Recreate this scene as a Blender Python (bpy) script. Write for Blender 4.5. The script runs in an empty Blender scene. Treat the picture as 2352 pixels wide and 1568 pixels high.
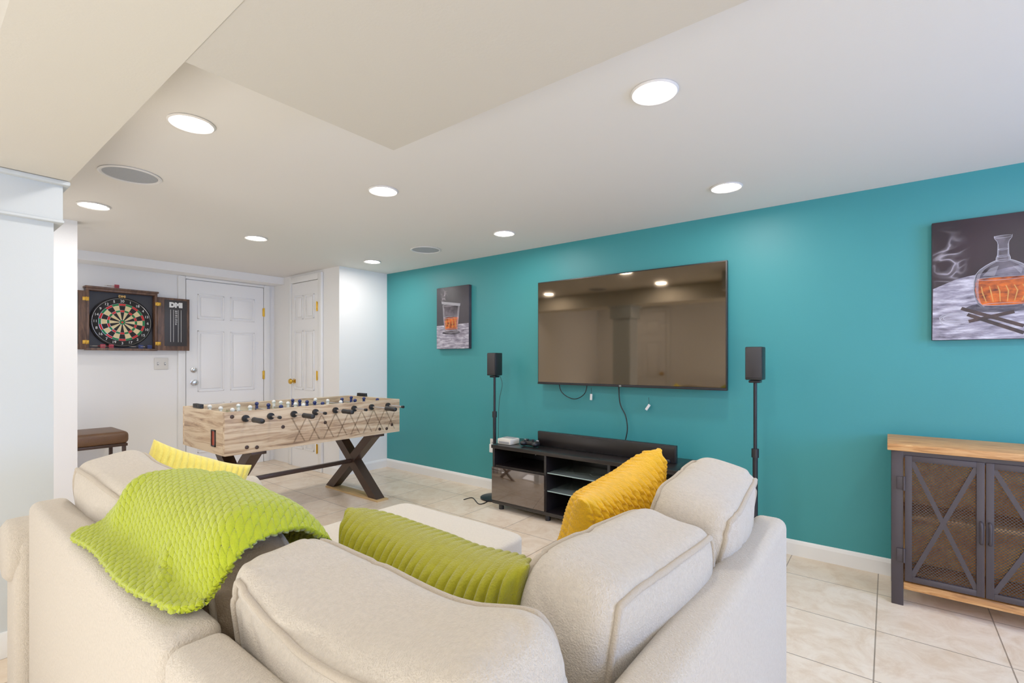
import bpy, bmesh, math, random
from mathutils import Vector, Matrix, noise
random.seed(4)
PI=math.pi
SC=bpy.context.scene; COL=SC.collection
CAM=Vector((0,0,1.16)); F=1105.0; TH=math.radians(38.02)
ST,CT=math.sin(TH),math.cos(TH)
def ray(px,py):
    r=px-1176
    return Vector((r*CT-F*ST, r*ST+F*CT, 827-py))
def P(px,py,ax,val):
    d=ray(px,py); i='XYZ'.index(ax)
    return CAM+d*((val-CAM[i])/d[i])
# ------------------------------------------------------------- materials
def lin(c):
    return tuple((x/255/12.92 if x/255<=.04045 else ((x/255+.055)/1.055)**2.4) for x in c)+(1,)
def mat(name,col,rough=.5,metal=0,var=0,vs=6,bump=0,bs=80,spec=.5,emis=0,sheen=0,trans=0,ior=1.45,stretch=None,col2=None,coat=0,alpha=1):
    m=bpy.data.materials.new(name); m.use_nodes=True; nt=m.node_tree; N=nt.nodes; L=nt.links
    b=N['Principled BSDF']; c=lin(col)
    b.inputs['Base Color'].default_value=c; b.inputs['Roughness'].default_value=rough
    b.inputs['Metallic'].default_value=metal; b.inputs['Specular IOR Level'].default_value=spec
    b.inputs['IOR'].default_value=ior; b.inputs['Alpha'].default_value=alpha
    b.inputs['Coat Weight'].default_value=coat
    if trans: b.inputs['Transmission Weight'].default_value=trans
    if sheen: b.inputs['Sheen Weight'].default_value=sheen; b.inputs['Sheen Roughness'].default_value=.4
    if emis: b.inputs['Emission Color'].default_value=c; b.inputs['Emission Strength'].default_value=emis
    tc=N.new('ShaderNodeTexCoord'); mp=N.new('ShaderNodeMapping'); L.new(tc.outputs['Object'],mp.inputs[0])
    if stretch: mp.inputs['Scale'].default_value=stretch
    nz=N.new('ShaderNodeTexNoise'); nz.inputs['Scale'].default_value=vs; nz.inputs['Detail'].default_value=6
    L.new(mp.outputs[0],nz.inputs['Vector'])
    if var or col2:
        rp=N.new('ShaderNodeValToRGB'); L.new(nz.outputs[0],rp.inputs[0])
        c2=lin(col2) if col2 else tuple(x*(1-var) for x in c[:3])+(1,)
        rp.color_ramp.elements[0].position=.3; rp.color_ramp.elements[1].position=.7
        rp.color_ramp.elements[0].color=c2; rp.color_ramp.elements[1].color=c
        L.new(rp.outputs[0],b.inputs['Base Color'])
    if bump:
        n2=N.new('ShaderNodeTexNoise'); n2.inputs['Scale'].default_value=bs; n2.inputs['Detail'].default_value=3
        L.new(mp.outputs[0],n2.inputs['Vector'])
        bp=N.new('ShaderNodeBump'); bp.inputs['Strength'].default_value=bump; bp.inputs['Distance'].default_value=.01
        L.new(n2.outputs[0],bp.inputs['Height']); L.new(bp.outputs[0],b.inputs['Normal'])
    return m
def wood(name,cs,stretch,scale=9,rough=.5,pos=(.33,.68),dist=.6):
    m=bpy.data.materials.new(name); m.use_nodes=True; nt=m.node_tree; N=nt.nodes; L=nt.links; b=N['Principled BSDF']
    b.inputs['Roughness'].default_value=rough
    tc=N.new('ShaderNodeTexCoord'); mp=N.new('ShaderNodeMapping'); L.new(tc.outputs['Object'],mp.inputs[0]); mp.inputs['Scale'].default_value=stretch
    nz=N.new('ShaderNodeTexNoise'); nz.inputs['Scale'].default_value=scale; nz.inputs['Detail'].default_value=8; nz.inputs['Distortion'].default_value=dist; nz.inputs['Roughness'].default_value=.62
    L.new(mp.outputs[0],nz.inputs['Vector'])
    rp=N.new('ShaderNodeValToRGB'); L.new(nz.outputs[0],rp.inputs[0]); e=rp.color_ramp.elements
    e[0].position=pos[0]; e[1].position=pos[1]; e[0].color=lin(cs[0]); e[1].color=lin(cs[-1])
    if len(cs)>2: x=e.new((pos[0]+pos[1])/2); x.color=lin(cs[1])
    L.new(rp.outputs[0],b.inputs['Base Color'])
    bp=N.new('ShaderNodeBump'); bp.inputs['Strength'].default_value=.25; bp.inputs['Distance'].default_value=.003
    L.new(nz.outputs[0],bp.inputs['Height']); L.new(bp.outputs[0],b.inputs['Normal'])
    return m
M={}
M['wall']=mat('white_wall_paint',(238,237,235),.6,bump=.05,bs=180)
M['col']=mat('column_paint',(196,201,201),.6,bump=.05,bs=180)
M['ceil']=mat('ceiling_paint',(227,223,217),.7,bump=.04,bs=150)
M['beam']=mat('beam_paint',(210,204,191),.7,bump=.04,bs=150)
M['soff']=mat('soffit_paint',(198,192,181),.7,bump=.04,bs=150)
M['teal']=mat('teal_wall_paint',(47,138,142),.5,bump=.05,bs=200,var=.04,vs=1.5)
M['trim']=mat('white_trim_paint',(236,236,234),.35)
M['door']=mat('white_door_paint',(238,238,238),.4)
M['brass']=mat('brass',(214,168,60),.3,metal=1)
M['hinge']=mat('aged_brass',(190,140,50),.35,metal=1)
M['steel']=mat('satin_steel',(200,200,200),.25,metal=1)
M['chrome']=mat('chrome',(215,215,218),.18,metal=1)
M['lens']=mat('downlight_lens',(255,250,246),.5,emis=155)
M['ring']=mat('downlight_trim',(225,222,218),.4)
M['grille']=mat('speaker_grille',(168,172,178),.7,bump=.5,bs=400,var=.1,vs=300)
M['black']=mat('black_plastic',(20,19,21),.45)
M['blackm']=mat('black_metal',(30,29,34),.4,metal=.3)
M['lam']=mat('black_laminate',(24,20,20),.28,var=.15,vs=20)
M['gloss']=mat('glossy_black_drawer',(80,64,54),.08,spec=1,ior=1.9,coat=1,metal=.6)
M['screen']=mat('tv_screen_glass',(106,93,77),.045,metal=1)
M['glass']=mat('clear_glass',(225,240,238),.02,trans=.9,ior=1.45)
M['sofa']=mat('oatmeal_chenille',(206,194,176),.95,var=.12,vs=140,bump=.5,bs=330,sheen=.2)
M['otto']=mat('pale_oatmeal_fabric',(220,210,194),.95,var=.08,vs=140,bump=.4,bs=330,sheen=.2)
M['pipe']=mat('oatmeal_piping',(184,170,150),.95,bump=.4,bs=330,sheen=.2)
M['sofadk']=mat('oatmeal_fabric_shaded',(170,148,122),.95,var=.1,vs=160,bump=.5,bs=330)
M['lime']=mat('lime_corduroy',(156,152,6),.85,var=.15,vs=60,bump=.35,bs=300,sheen=.3)
M['throw']=mat('lime_plush_throw',(172,184,14),.9,var=.12,vs=60,bump=.35,bs=300,sheen=.3)
M['must']=mat('mustard_corduroy',(246,182,0),.85,var=.16,vs=60,bump=.45,bs=200,sheen=.2)
M['yel']=mat('pale_yellow_plush',(250,228,96),.85,var=.1,vs=60,bump=.35,bs=260,sheen=.4)
M['fwood']=wood('pale_weathered_wood',[(118,92,70),(184,154,122),(216,194,162)],(5,.6,7),4,pos=(.3,.58),dist=.9)
M['fwoodx']=wood('pale_weathered_wood_end',[(118,92,70),(180,150,118),(210,188,156)],(.6,5,7),4,pos=(.3,.58),dist=.9)
M['fline']=mat('crossed_line_brown',(92,66,46),.55,alpha=.3)
M['dwood']=wood('dark_walnut',[(50,31,23),(86,58,42),(112,80,58)],(5,5,.8),8)
M['cwood']=wood('golden_oak',[(128,80,40),(190,132,74),(218,168,108)],(.8,9,9),7,pos=(.3,.66),dist=1.0)
M['card']=mat('tan_cardboard',(200,164,108),.8,var=.1)
M['cmetal']=mat('charcoal_metal',(60,53,57),.45,metal=.25)
M['brown']=mat('bronze_leg_paint',(64,47,38),.4,metal=.35)
M['leather']=mat('brown_leather',(100,68,42),.45,var=.25,vs=14,bump=.25,bs=120)
M['white']=mat('white_plastic',(238,238,236),.35)
M['almond']=mat('almond_plate',(216,212,204),.35)
M['grey']=mat('grey_plastic',(150,150,152),.4)
M['blue']=mat('blue_plastic',(24,36,96),.4)
M['red']=mat('red_plastic',(170,30,36),.4)
M['green']=mat('playfield_green',(40,110,60),.5)
M['orange']=mat('orange_inner',(150,50,20),.5)
M['cream']=mat('dartboard_cream',(226,204,150),.8,var=.08,vs=200)
M['dbblack']=mat('dartboard_black',(20,18,18),.8)
M['dbred']=mat('dartboard_red',(196,36,32),.8)
M['dbgreen']=mat('dartboard_green',(24,116,62),.8)
M['slate']=mat('slate_board',(40,37,39),.5)
M['ink']=mat('white_print',(224,224,222),.5)
M['gold']=mat('gold_print',(220,170,80),.4)
M['winpane']=mat('daylight_pane',(156,190,255),.3,emis=13)
def floor_mat():
    m=bpy.data.materials.new('travertine_tile'); m.use_nodes=True; nt=m.node_tree; N=nt.nodes; L=nt.links; b=N['Principled BSDF']
    tc=N.new('ShaderNodeTexCoord'); mp=N.new('ShaderNodeMapping'); L.new(tc.outputs['Object'],mp.inputs[0])
    mp.inputs['Location'].default_value=(.042+.41*20,-2.59+.41*20,0)
    br=N.new('ShaderNodeTexBrick'); br.offset=0; br.squash=1
    br.inputs['Scale'].default_value=1; br.inputs['Brick Width'].default_value=.41; br.inputs['Row Height'].default_value=.41
    br.inputs['Mortar Size'].default_value=.0026; br.inputs['Mortar Smooth'].default_value=.1; br.inputs['Bias'].default_value=0
    br.inputs['Color1'].default_value=lin((238,221,198)); br.inputs['Color2'].default_value=lin((229,210,185)); br.inputs['Mortar'].default_value=lin((150,134,116))
    L.new(mp.outputs[0],br.inputs['Vector'])
    nz=N.new('ShaderNodeTexNoise'); nz.inputs['Scale'].default_value=7; nz.inputs['Detail'].default_value=9; nz.inputs['Distortion'].default_value=.8; nz.inputs['Roughness'].default_value=.75
    L.new(tc.outputs['Object'],nz.inputs['Vector'])
    rp=N.new('ShaderNodeValToRGB'); e=rp.color_ramp.elements; e[0].position=.38; e[1].position=.58; e[0].color=(.82,.73,.63,1); e[1].color=(1,1,1,1)
    L.new(nz.outputs[0],rp.inputs[0])
    mx=N.new('ShaderNodeMix'); mx.data_type='RGBA'; mx.blend_type='MULTIPLY'; mx.inputs[0].default_value=.85
    L.new(br.outputs['Color'],mx.inputs[6]); L.new(rp.outputs[0],mx.inputs[7]); L.new(mx.outputs[2],b.inputs['Base Color'])
    b.inputs['Roughness'].default_value=.3
    bp=N.new('ShaderNodeBump'); bp.inputs['Strength'].default_value=.3; bp.inputs['Distance'].default_value=.003; bp.invert=True
    L.new(br.outputs['Fac'],bp.inputs['Height']); L.new(bp.outputs[0],b.inputs['Normal'])
    return m
M['floor']=floor_mat()
def mesh_mat():
    m=bpy.data.materials.new('perforated_metal'); m.use_nodes=True; nt=m.node_tree; N=nt.nodes; L=nt.links; b=N['Principled BSDF']
    b.inputs['Base Color'].default_value=lin((44,38,38)); b.inputs['Metallic'].default_value=.3; b.inputs['Roughness'].default_value=.5
    tc=N.new('ShaderNodeTexCoord'); sp=N.new('ShaderNodeSeparateXYZ'); L.new(tc.outputs['Object'],sp.inputs[0])
    def mth(op,a,bb=None):
        n=N.new('ShaderNodeMath'); n.operation=op
        for i,v in enumerate((a,bb)):
            if v is None: continue
            if isinstance(v,(int,float)): n.inputs[i].default_value=v
            else: L.new(v,n.inputs[i])
        return n.outputs[0]
    k=2*PI/.013
    a=mth('SINE',mth('MULTIPLY',mth('ADD',sp.outputs[0],sp.outputs[2]),k)); c=mth('SINE',mth('MULTIPLY',mth('SUBTRACT',sp.outputs[0],sp.outputs[2]),k))
    s=mth('GREATER_THAN',mth('ADD',a,c),.0)
    al=mth('SUBTRACT',1,s); L.new(al,b.inputs['Alpha'])
    return m
M['mesh']=mesh_mat()
def smoke_mat(name,loc,rad,sc):
    m=bpy.data.materials.new(name); m.use_nodes=True; nt=m.node_tree; N=nt.nodes; L=nt.links; b=N['Principled BSDF']
    b.inputs['Base Color'].default_value=lin((190,180,192)); b.inputs['Roughness'].default_value=.5
    tc=N.new('ShaderNodeTexCoord'); mp=N.new('ShaderNodeMapping'); mp.vector_type='TEXTURE'; L.new(tc.outputs['Object'],mp.inputs[0])
    mp.inputs['Location'].default_value=loc; mp.inputs['Scale'].default_value=rad
    gr=N.new('ShaderNodeTexGradient'); gr.gradient_type='QUADRATIC_SPHERE'; L.new(mp.outputs[0],gr.inputs[0])
    nz=N.new('ShaderNodeTexNoise'); nz.inputs['Scale'].default_value=sc; nz.inputs['Detail'].default_value=1; nz.inputs['Distortion'].default_value=1.6; L.new(tc.outputs['Object'],nz.inputs['Vector'])
    rp=N.new('ShaderNodeValToRGB'); e=rp.color_ramp.elements; e[0].position=.40; e[0].color=(0,0,0,1); e[1].position=.62; e[1].color=(0,0,0,1)
    x=e.new(.5); x.color=(.6,.6,.6,1); x=e.new(.46); x.color=(.14,.14,.14,1); x=e.new(.55); x.color=(.14,.14,.14,1)
    L.new(nz.outputs[0],rp.inputs[0])
    mu=N.new('ShaderNodeMath'); mu.operation='MULTIPLY'; mu.use_clamp=True
    m3=N.new('ShaderNodeMath'); m3.operation='MULTIPLY'; m3.inputs[1].default_value=2.2; m3.use_clamp=True; L.new(gr.outputs[1],m3.inputs[0])
    L.new(rp.outputs[0],mu.inputs[0]); L.new(m3.outputs[0],mu.inputs[1]); L.new(mu.outputs[0],b.inputs['Alpha'])
    return m
# ------------------------------------------------------------- builders
OFF={}
class MB:
    def __init__(s,T=None): s.v=[];s.f=[];s.m=[];s.T=T
    def add(s,vs,fs,mi=0):
        n=len(s.v)
        for v in vs:
            v=Vector(v); s.v.append(s.T@v if s.T else v)
        for f in fs: s.f.append([i+n for i in f]); s.m.append(mi)
        return s
    def bm(s,bm,mi=0,T=None):
        bm.verts.ensure_lookup_table(); bm.verts.index_update()
        s.add([(T@v.co if T else v.co) for v in bm.verts],[[v.index for v in f.verts] for f in bm.faces],mi); bm.free(); return s
    def box(s,a,b,bev=0,mi=0,seg=2,T=None):
        a=Vector(a);b=Vector(b); bm=bmesh.new(); bmesh.ops.create_cube(bm,size=1)
        d=b-a; c=(a+b)/2
        for v in bm.verts: v.co=Vector((v.co.x*abs(d.x),v.co.y*abs(d.y),v.co.z*abs(d.z)))+c
        if bev: bmesh.ops.bevel(bm,geom=bm.edges[:],offset=min(bev,.49*min(abs(x) for x in d)),segments=seg,profile=.5,affect='EDGES')
        return s.bm(bm,mi,T)
    def cyl(s,p0,p1,r0,r1=None,n=20,mi=0):
        p0=Vector(p0);p1=Vector(p1); r1=r0 if r1 is None else r1
        z=(p1-p0).normalized(); x=z.orthogonal().normalized(); y=z.cross(x)
        vs=[p0+(x*math.cos(2*PI*i/n)+y*math.sin(2*PI*i/n))*r0 for i in range(n)]+[p1+(x*math.cos(2*PI*i/n)+y*math.sin(2*PI*i/n))*r1 for i in range(n)]
        fs=[[i,(i+1)%n,n+(i+1)%n,n+i] for i in range(n)]+[list(range(n))[::-1],list(range(n,2*n))]
        return s.add(vs,fs,mi)
    def lathe(s,prof,c=(0,0,0),ax=(0,0,1),n=32,mi=0):
        z=Vector(ax).normalized(); x=z.orthogonal().normalized(); y=z.cross(x); c=Vector(c)
        vs=[];fs=[];k=len(prof)
        for (r,h) in prof:
            for i in range(n): vs.append(c+z*h+(x*math.cos(2*PI*i/n)+y*math.sin(2*PI*i/n))*max(r,1e-5))
        for j in range(k-1):
            for i in range(n): fs.append([j*n+i,j*n+(i+1)%n,(j+1)*n+(i+1)%n,(j+1)*n+i])
        fs.append(list(range(n))[::-1]); fs.append([(k-1)*n+i for i in range(n)])
        return s.add(vs,fs,mi)
    def tube(s,pts,r,n=8,closed=False,mi=0):
        pts=[Vector(p) for p in pts]; k=len(pts); vs=[];fs=[]; up=None
        for j,p in enumerate(pts):
            if closed: t=pts[(j+1)%k]-pts[j-1]
            else: t=pts[min(j+1,k-1)]-pts[max(j-1,0)]
            t.normalize()
            if up is None: up=t.orthogonal().normalized()
            up=(up-t*up.dot(t)).normalized(); y=t.cross(up)
            for i in range(n): vs.append(p+(up*math.cos(2*PI*i/n)+y*math.sin(2*PI*i/n))*r)
        R=k if closed else k-1
        for j in range(R):
            for i in range(n): fs.append([j*n+i,j*n+(i+1)%n,((j+1)%k)*n+(i+1)%n,((j+1)%k)*n+i])
        if not closed: fs+= [list(range(n))[::-1],[(k-1)*n+i for i in range(n)]]
        return s.add(vs,fs,mi)
    def sph(s,c,r,n=12,mi=0,sc=(1,1,1)):
        bm=bmesh.new(); bmesh.ops.create_uvsphere(bm,u_segments=n,v_segments=max(6,n//2+2),radius=r)
        for v in bm.verts: v.co=Vector((v.co.x*sc[0],v.co.y*sc[1],v.co.z*sc[2]))+Vector(c)
        return s.bm(bm,mi)
    def prism(s,pts,d,mi=0):
        n=len(pts); pts=[Vector(p) for p in pts]; d=Vector(d)
        return s.add(pts+[p+d for p in pts],[list(range(n))[::-1],list(range(n,2*n))]+[[i,(i+1)%n,n+(i+1)%n,n+i] for i in range(n)],mi)
    def build(s,name,mats,parent=None,ang=35,weld=False,flat=False):
        me=bpy.data.meshes.new(name)
        if parent is not None: o0=OFF[parent]
        else:
            xs=[v.x for v in s.v];ys=[v.y for v in s.v];zs=[v.z for v in s.v]
            o0=Vector(((min(xs)+max(xs))/2,(min(ys)+max(ys))/2,min(zs)))
            if name.startswith(('floor','ceiling','wall')): o0=Vector((0,0,0))
        me.from_pydata([v-o0 for v in s.v],[],s.f)
        if not isinstance(mats,(list,tuple)): mats=[mats]
        for m in mats: me.materials.append(M[m] if isinstance(m,str) else m)
        for p,mi in zip(me.polygons,s.m): p.material_index=mi
        bm=bmesh.new(); bm.from_mesh(me)
        if weld: bmesh.ops.remove_doubles(bm,verts=bm.verts,dist=1e-5)
        bmesh.ops.recalc_face_normals(bm,faces=bm.faces); bm.to_mesh(me); bm.free()
        if not flat:
            me.polygons.foreach_set('use_smooth',[True]*len(me.polygons))
            try: me.set_sharp_from_angle(angle=math.radians(ang))
            except Exception: pass
        o=bpy.data.objects.new(name,me); COL.objects.link(o)
        if parent is not None: o.parent=parent; OFF[o]=o0
        else: o.location=o0; OFF[o]=o0
        return o
def tag(o,label,cat,group=None):
    o['label']=label;o['category']=cat
    if group:o['group']=group
    return o
def thing(name,loc,label,cat,group=None):
    o=bpy.data.objects.new(name,None); COL.objects.link(o); o.empty_display_size=.1
    o.location=loc; OFF[o]=Vector(loc); return tag(o,label,cat,group)
def struct(o): o['kind']='structure'; return o
def dup(root,loc,label):
    r=root.copy(); COL.objects.link(r); r.location=loc; r['label']=label
    for ch in list(root.children):
        c=ch.copy(); COL.objects.link(c); c.parent=r
        for g in ch.children:
            d=g.copy(); COL.objects.link(d); d.parent=c
    return r
def frame(O,R,N):
    R=Vector(R);N=Vector(N);U=Vector((0,0,1))
    m=Matrix((R,U,N)).transposed().to_4x4(); m.translation=Vector(O); return m
def text(s,name,O,R,N,size,matn,parent,bold=0,rot=0):
    cu=bpy.data.curves.new('t','FONT'); cu.body=s; cu.size=size; cu.align_x='CENTER'; cu.align_y='CENTER'; cu.extrude=.0006; cu.offset=bold
    ob=bpy.data.objects.new('t',cu); COL.objects.link(ob)
    dg=bpy.context.evaluated_depsgraph_get(); dg.update(); me=bpy.data.meshes.new_from_object(ob.evaluated_get(dg))
    T=frame(O,R,N)@Matrix.Rotation(rot,4,'Z')
    mb=MB(T); mb.add([v.co.copy() for v in me.vertices],[list(p.vertices) for p in me.polygons])
    bpy.data.objects.remove(ob); return mb.build(name,matn,parent,flat=True)
def spline(pts,k=8,closed=False):
    pts=[Vector(p) for p in pts]; n=len(pts); out=[]
    for i in range(n if closed else n-1):
        g=(lambda j:pts[j%n]) if closed else (lambda j:pts[max(0,min(n-1,j))])
        a,b,c,d=g(i-1),g(i),g(i+1),g(i+2)
        for q in range(k):
            t=q/k; out.append(.5*((2*b)+(c-a)*t+(2*a-5*b+4*c-d)*t*t+(3*b-a-3*c+d)*t**3))
    if not closed: out.append(pts[-1])
    return out
# ------------------------------------------------------------- room shell
H=2.10; YW=3.3; XC=-4.314; XF=-5.66; YC=2.72; YB=-1.7; XR=2.6
def S(name,a,b,m,bev=0): return struct(MB().box(a,b,bev).build(name,m,flat=not bev))
S('floor',(XF-.1,YB-.1,-.1),(XR+.1,YW+.1,0),'floor')
S('ceiling',(XF-.1,YB-.1,H),(XR+.1,YW+.1,H+.1),'ceil')
S('wall_right',(XC,YW,0),(XR+.1,YW+.1,H),'teal')
S('wall_far',(XF-.1,-.4,0),(XF,YW+.1,H),'wall')
S('wall_closet_side',(XF,YC,0),(XC,YC+.08,H),'wall')
S('wall_closet_front',(XC-.08,YC+.08,0),(XC,YW,H),'wall')
S('wall_stub',(-4.42,YB,0),(-4.32,.753,H),'wall')
S('wall_nook',(XF,-.4,0),(-4.42,-.3,H),'wall')
S('wall_left',(-4.32,YB-.1,0),(XR+.1,YB,H),'wall')
S('wall_near',(XR,YB,0),(XR+.1,YW,H),'wall')
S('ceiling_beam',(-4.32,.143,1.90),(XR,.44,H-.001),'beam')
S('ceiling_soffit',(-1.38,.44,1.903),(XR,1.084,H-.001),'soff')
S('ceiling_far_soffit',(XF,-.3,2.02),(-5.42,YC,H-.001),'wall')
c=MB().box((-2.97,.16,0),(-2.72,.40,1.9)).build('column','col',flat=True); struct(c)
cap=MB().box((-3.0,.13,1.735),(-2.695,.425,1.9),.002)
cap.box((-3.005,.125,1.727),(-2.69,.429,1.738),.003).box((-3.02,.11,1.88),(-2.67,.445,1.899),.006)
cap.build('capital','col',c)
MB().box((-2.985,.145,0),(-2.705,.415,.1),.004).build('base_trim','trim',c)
def baseboard(name,a,b,nrm):
    a=Vector(a);b=Vector(b);n=Vector(nrm)
    prof=[(0,0),(.014,0),(.014,.07),(.010,.082),(.004,.09),(0,.09)]
    mb=MB(); vs=[];k=len(prof)
    for p in (a,b):
        for (d,z) in prof: vs.append(p+n*d+Vector((0,0,z)))
    fs=[[i,(i+1)%k,k+(i+1)%k,k+i] for i in range(k)]+[list(range(k)),list(range(k,2*k))]
    return struct(mb.add(vs,fs).build(name,'trim',flat=True))
baseboard('baseboard_right',(XC,YW,0),(XR,YW,0),(0,-1,0))
baseboard('baseboard_closet',(XC,YC,0),(XC,YW-.015,0),(1,0,0))
baseboard('baseboard_far',(XF,-.3,0),(XF,1.735,0),(1,0,0))
baseboard('baseboard_stub',(-4.32,YB,0),(-4.32,.753,0),(1,0,0))
baseboard('baseboard_left',(-4.3,YB,0),(-3.2,YB,0),(0,1,0))
baseboard('baseboard_closet_side',(XC,YC,0),(-4.59,YC,0),(0,-1,0))
# ------------------------------------------------------------- doors
def door(idx,O,R,N,w,h,knob,dead=False):
    T=frame(O,R,N)
    d=struct(MB(T).box((0,0,.001),(w,h,.022),.002).build('door_%d'%idx,'door',flat=True))
    cols=[(w*.13,w*.46),(w*.54,w*.87)]; rows=[(h*.1,h*.36),(h*.42,h*.74),(h*.8,h*.93)]
    for (z0,z1) in rows:
        for (u0,u1) in cols:
            p=MB(T)
            for (a,b2) in (((u0,z0),(u1,z0+.014)),((u0,z1-.014),(u1,z1)),((u0,z0),(u0+.014,z1)),((u1-.014,z0),(u1,z1))):
                p.box((a[0],a[1],.02),(b2[0],b2[1],.032),.004)
            p.box((u0+.03,z0+.03,.02),(u1-.03,z1-.03,.033),.010)
            p.build('door_panel','door',d)
    for z in (.12,.5,.86):
        MB(T).box((w-.012,h*z-.045,.02),(w+.012,h*z+.045,.034),.002).cyl((w,h*z-.05,.036),(w,h*z+.05,.036),.007,n=10).build('hinge','brass',d)
    ku=.065
    MB(T).lathe([(.03,0),(.03,.008),(.012,.012),(.012,.03),(.026,.038),(.03,.052),(.024,.064),(.006,.068)],(ku,.93,.022),(0,0,1)).build('knob',knob,d)
    if dead: MB(T).lathe([(.03,0),(.028,.012),(.016,.016),(.014,.03),(.004,.032)],(ku,1.06,.022),(0,0,1)).build('deadbolt','steel',d)
    t=MB(T); cw=.065
    top=min(h+.006+cw,2.018 if O[0]<-5.6 else 2.08)
    t.box((-cw-.006,0,.001),(-.006,top,.03),.006).box((w+.006,0,.001),(w+cw+.006,top,.03),.006)
    t.box((-.006,h+.006,.001),(w+.006,top,.03),.004)
    struct(t.build('trim_%d'%idx,'trim',ang=30))
    return d
door(1,(XF,1.818,0),(0,1,0),(1,0,0),.77,1.985,'steel',True)
door(2,(-5.206,YC,0),(1,0,0),(0,-1,0),.536,2.0,'brass')
door(3,(-3.0,YB,0),(-1,0,0),(0,1,0),.76,2.0,'brass')
# ------------------------------------------------------------- window behind camera side
w=MB().box((XR-.02,.9,.85),(XR-.001,2.5,1.85)).build('window_1','winpane',flat=True); struct(w)
fr=MB()
for a,b in (((.84,.8),(2.56,.85)),((.84,1.85),(2.56,1.9)),((.84,.8),(.9,1.9)),((2.5,.8),(2.56,1.9)),((1.68,.85),(1.72,1.85))): fr.box((XR-.05,a[0],a[1]),(XR-.001,b[0],b[1]),.004)
fr.build('window_frame','trim',w)
# ------------------------------------------------------------- recessed lights
LG='recessed ceiling downlights'
def mk_light(px,py,label):
    p=P(px,py,'Z',H); r=thing('recessed_light',(p.x,p.y,H),label,'ceiling light',LG)
    MB().lathe([(.080,-.001),(.082,-.004),(.076,-.009),(.063,-.006),(.061,-.001)],p,(0,0,1),40).build('trim_ring','ring',r)
    MB().lathe([(.061,-.0035),(.059,-.005),(.03,-.006),(.001,-.0065)],p,(0,0,1),40).build('lens','lens',r)
    return r
l0=mk_light(1503,210,'lit round recessed downlight largest in view, right of the lowered soffit corner')
for px,py,lb in ((440,282,'lit recessed downlight between the left beam and the soffit corner'),
  (215,471,'lit recessed downlight at far left, just beyond the round speaker and column'),
  (588,546,'lit recessed downlight in front of the white panelled entry door'),
  (880,437,'lit recessed downlight directly below the pointed soffit corner'),
  (1158,535,'lit recessed downlight above the television, right of the ceiling speaker'),
  (855,600,'smallest looking recessed downlight, near the closet and teal wall corner'),
  (1668,429,'lit recessed downlight close to the teal wall above the television right end')):
    dup(l0,P(px,py,'Z',H),lb)
for x,y in ((.6,2.3),(1.9,2.3),(-1.0,-1.0),(.4,-.8),(1.9,-.8),(-3.4,-1.0),(-5.0,.1)):  # extra fixtures out of view, added to raise the room's light level
    dup(l0,(x,y,H),'unseen recessed downlight added for light, in the room behind the sofa' if x>-4.5 else 'unseen recessed downlight added for light over the alcove bench')
def mk_spk(px,py,label):
    p=P(px,py,'Z',H); r=thing('ceiling_speaker',(p.x,p.y,H),label,'ceiling speaker','round ceiling speakers')
    MB().lathe([(.128,-.001),(.13,-.005),(.122,-.009),(.114,-.006),(.112,-.001)],p,(0,0,1),48).build('rim','ring',r)
    MB().lathe([(.113,-.003),(.08,-.006),(.001,-.007)],p,(0,0,1),48).build('grille','grille',r); return r
s0=mk_spk(300,401,'round grey ceiling speaker at left, between two downlights near the beam')
dup(s0,P(978,573,'Z',H),'round grey ceiling speaker near the top of the teal wall')
def area(loc,rot,sx,sy,pw,col):  # unseen fill lamps low in the room, added to brighten the ceiling
    l=bpy.data.lights.new('added_fill','AREA'); l.shape='RECTANGLE'; l.size=sx; l.size_y=sy; l.energy=pw; l.color=col
    o=bpy.data.objects.new('added_fill',l); COL.objects.link(o); o.location=loc; o.rotation_euler=rot
area((-3.7,-.9,.35),(PI+math.radians(-30),0,0),.9,1.0,4,(1,.98,.95))
area((-1.2,-1.1,.35),(PI+math.radians(-38),0,0),2.2,.9,24,(1,.99,.95))
area((1.3,-1.1,.35),(PI+math.radians(-38),0,0),2.2,.9,26,(.98,.99,1))
area((-5.05,.1,.3),(PI+math.radians(-25),0,0),.7,.5,4,(1,.98,.97))
# ------------------------------------------------------------- television
TX0,TX1,TZ0,TZ1=-2.252,-.799,.967,1.792
tv=thing('television',((TX0+TX1)/2,3.26,TZ0),'large wall mounted flat screen television on the teal wall','television')
MB().box((TX0,3.222,TZ0),(TX1,3.25,TZ1),.003).box((TX0+.25,3.25,TZ0+.1),(TX1-.25,3.27,TZ1-.2),.006).build('housing','black',tv)
MB().box((TX0+.008,3.2195,TZ0+.018),(TX1-.008,3.2218,TZ1-.008)).build('screen','screen',tv,flat=True)
MB().box((TX0+.001,3.218,TZ0),(TX1-.001,3.223,TZ0+.015),.001).build('lower_bezel','blackm',tv)
MB().box((-1.85,3.27,1.2),(-1.2,3.299,1.6),.003).build('wall_bracket','blackm',tv)
text('LG','logo',(-1.525,3.2175,TZ0+.008),(1,0,0),(0,-1,0),.014,'ink',tv)
MB().tube(spline([P(1283,870,'Y',3.26),P(1290,900,'Y',3.27),P(1318,916,'Y',3.268),P(1343,903,'Y',3.27),P(1350,870,'Y',3.26)],8),.0035,8).build('signal_cable','black',tv)
def cable(name,pts,r,m,label,cat='cable',k=8,grp=None):
    o=MB().tube(spline(pts,k),r,8).build(name,m); return tag(o,label,cat,grp)
cable('power_cord',[P(1421,876,'Y',3.28),P(1424,925,'Y',3.275),P(1437,955,'Y',3.27),P(1441,985,'Y',3.268),P(1436,1012,'Y',3.265)],.0045,'black','black power cord hanging from television down behind the media console')
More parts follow.
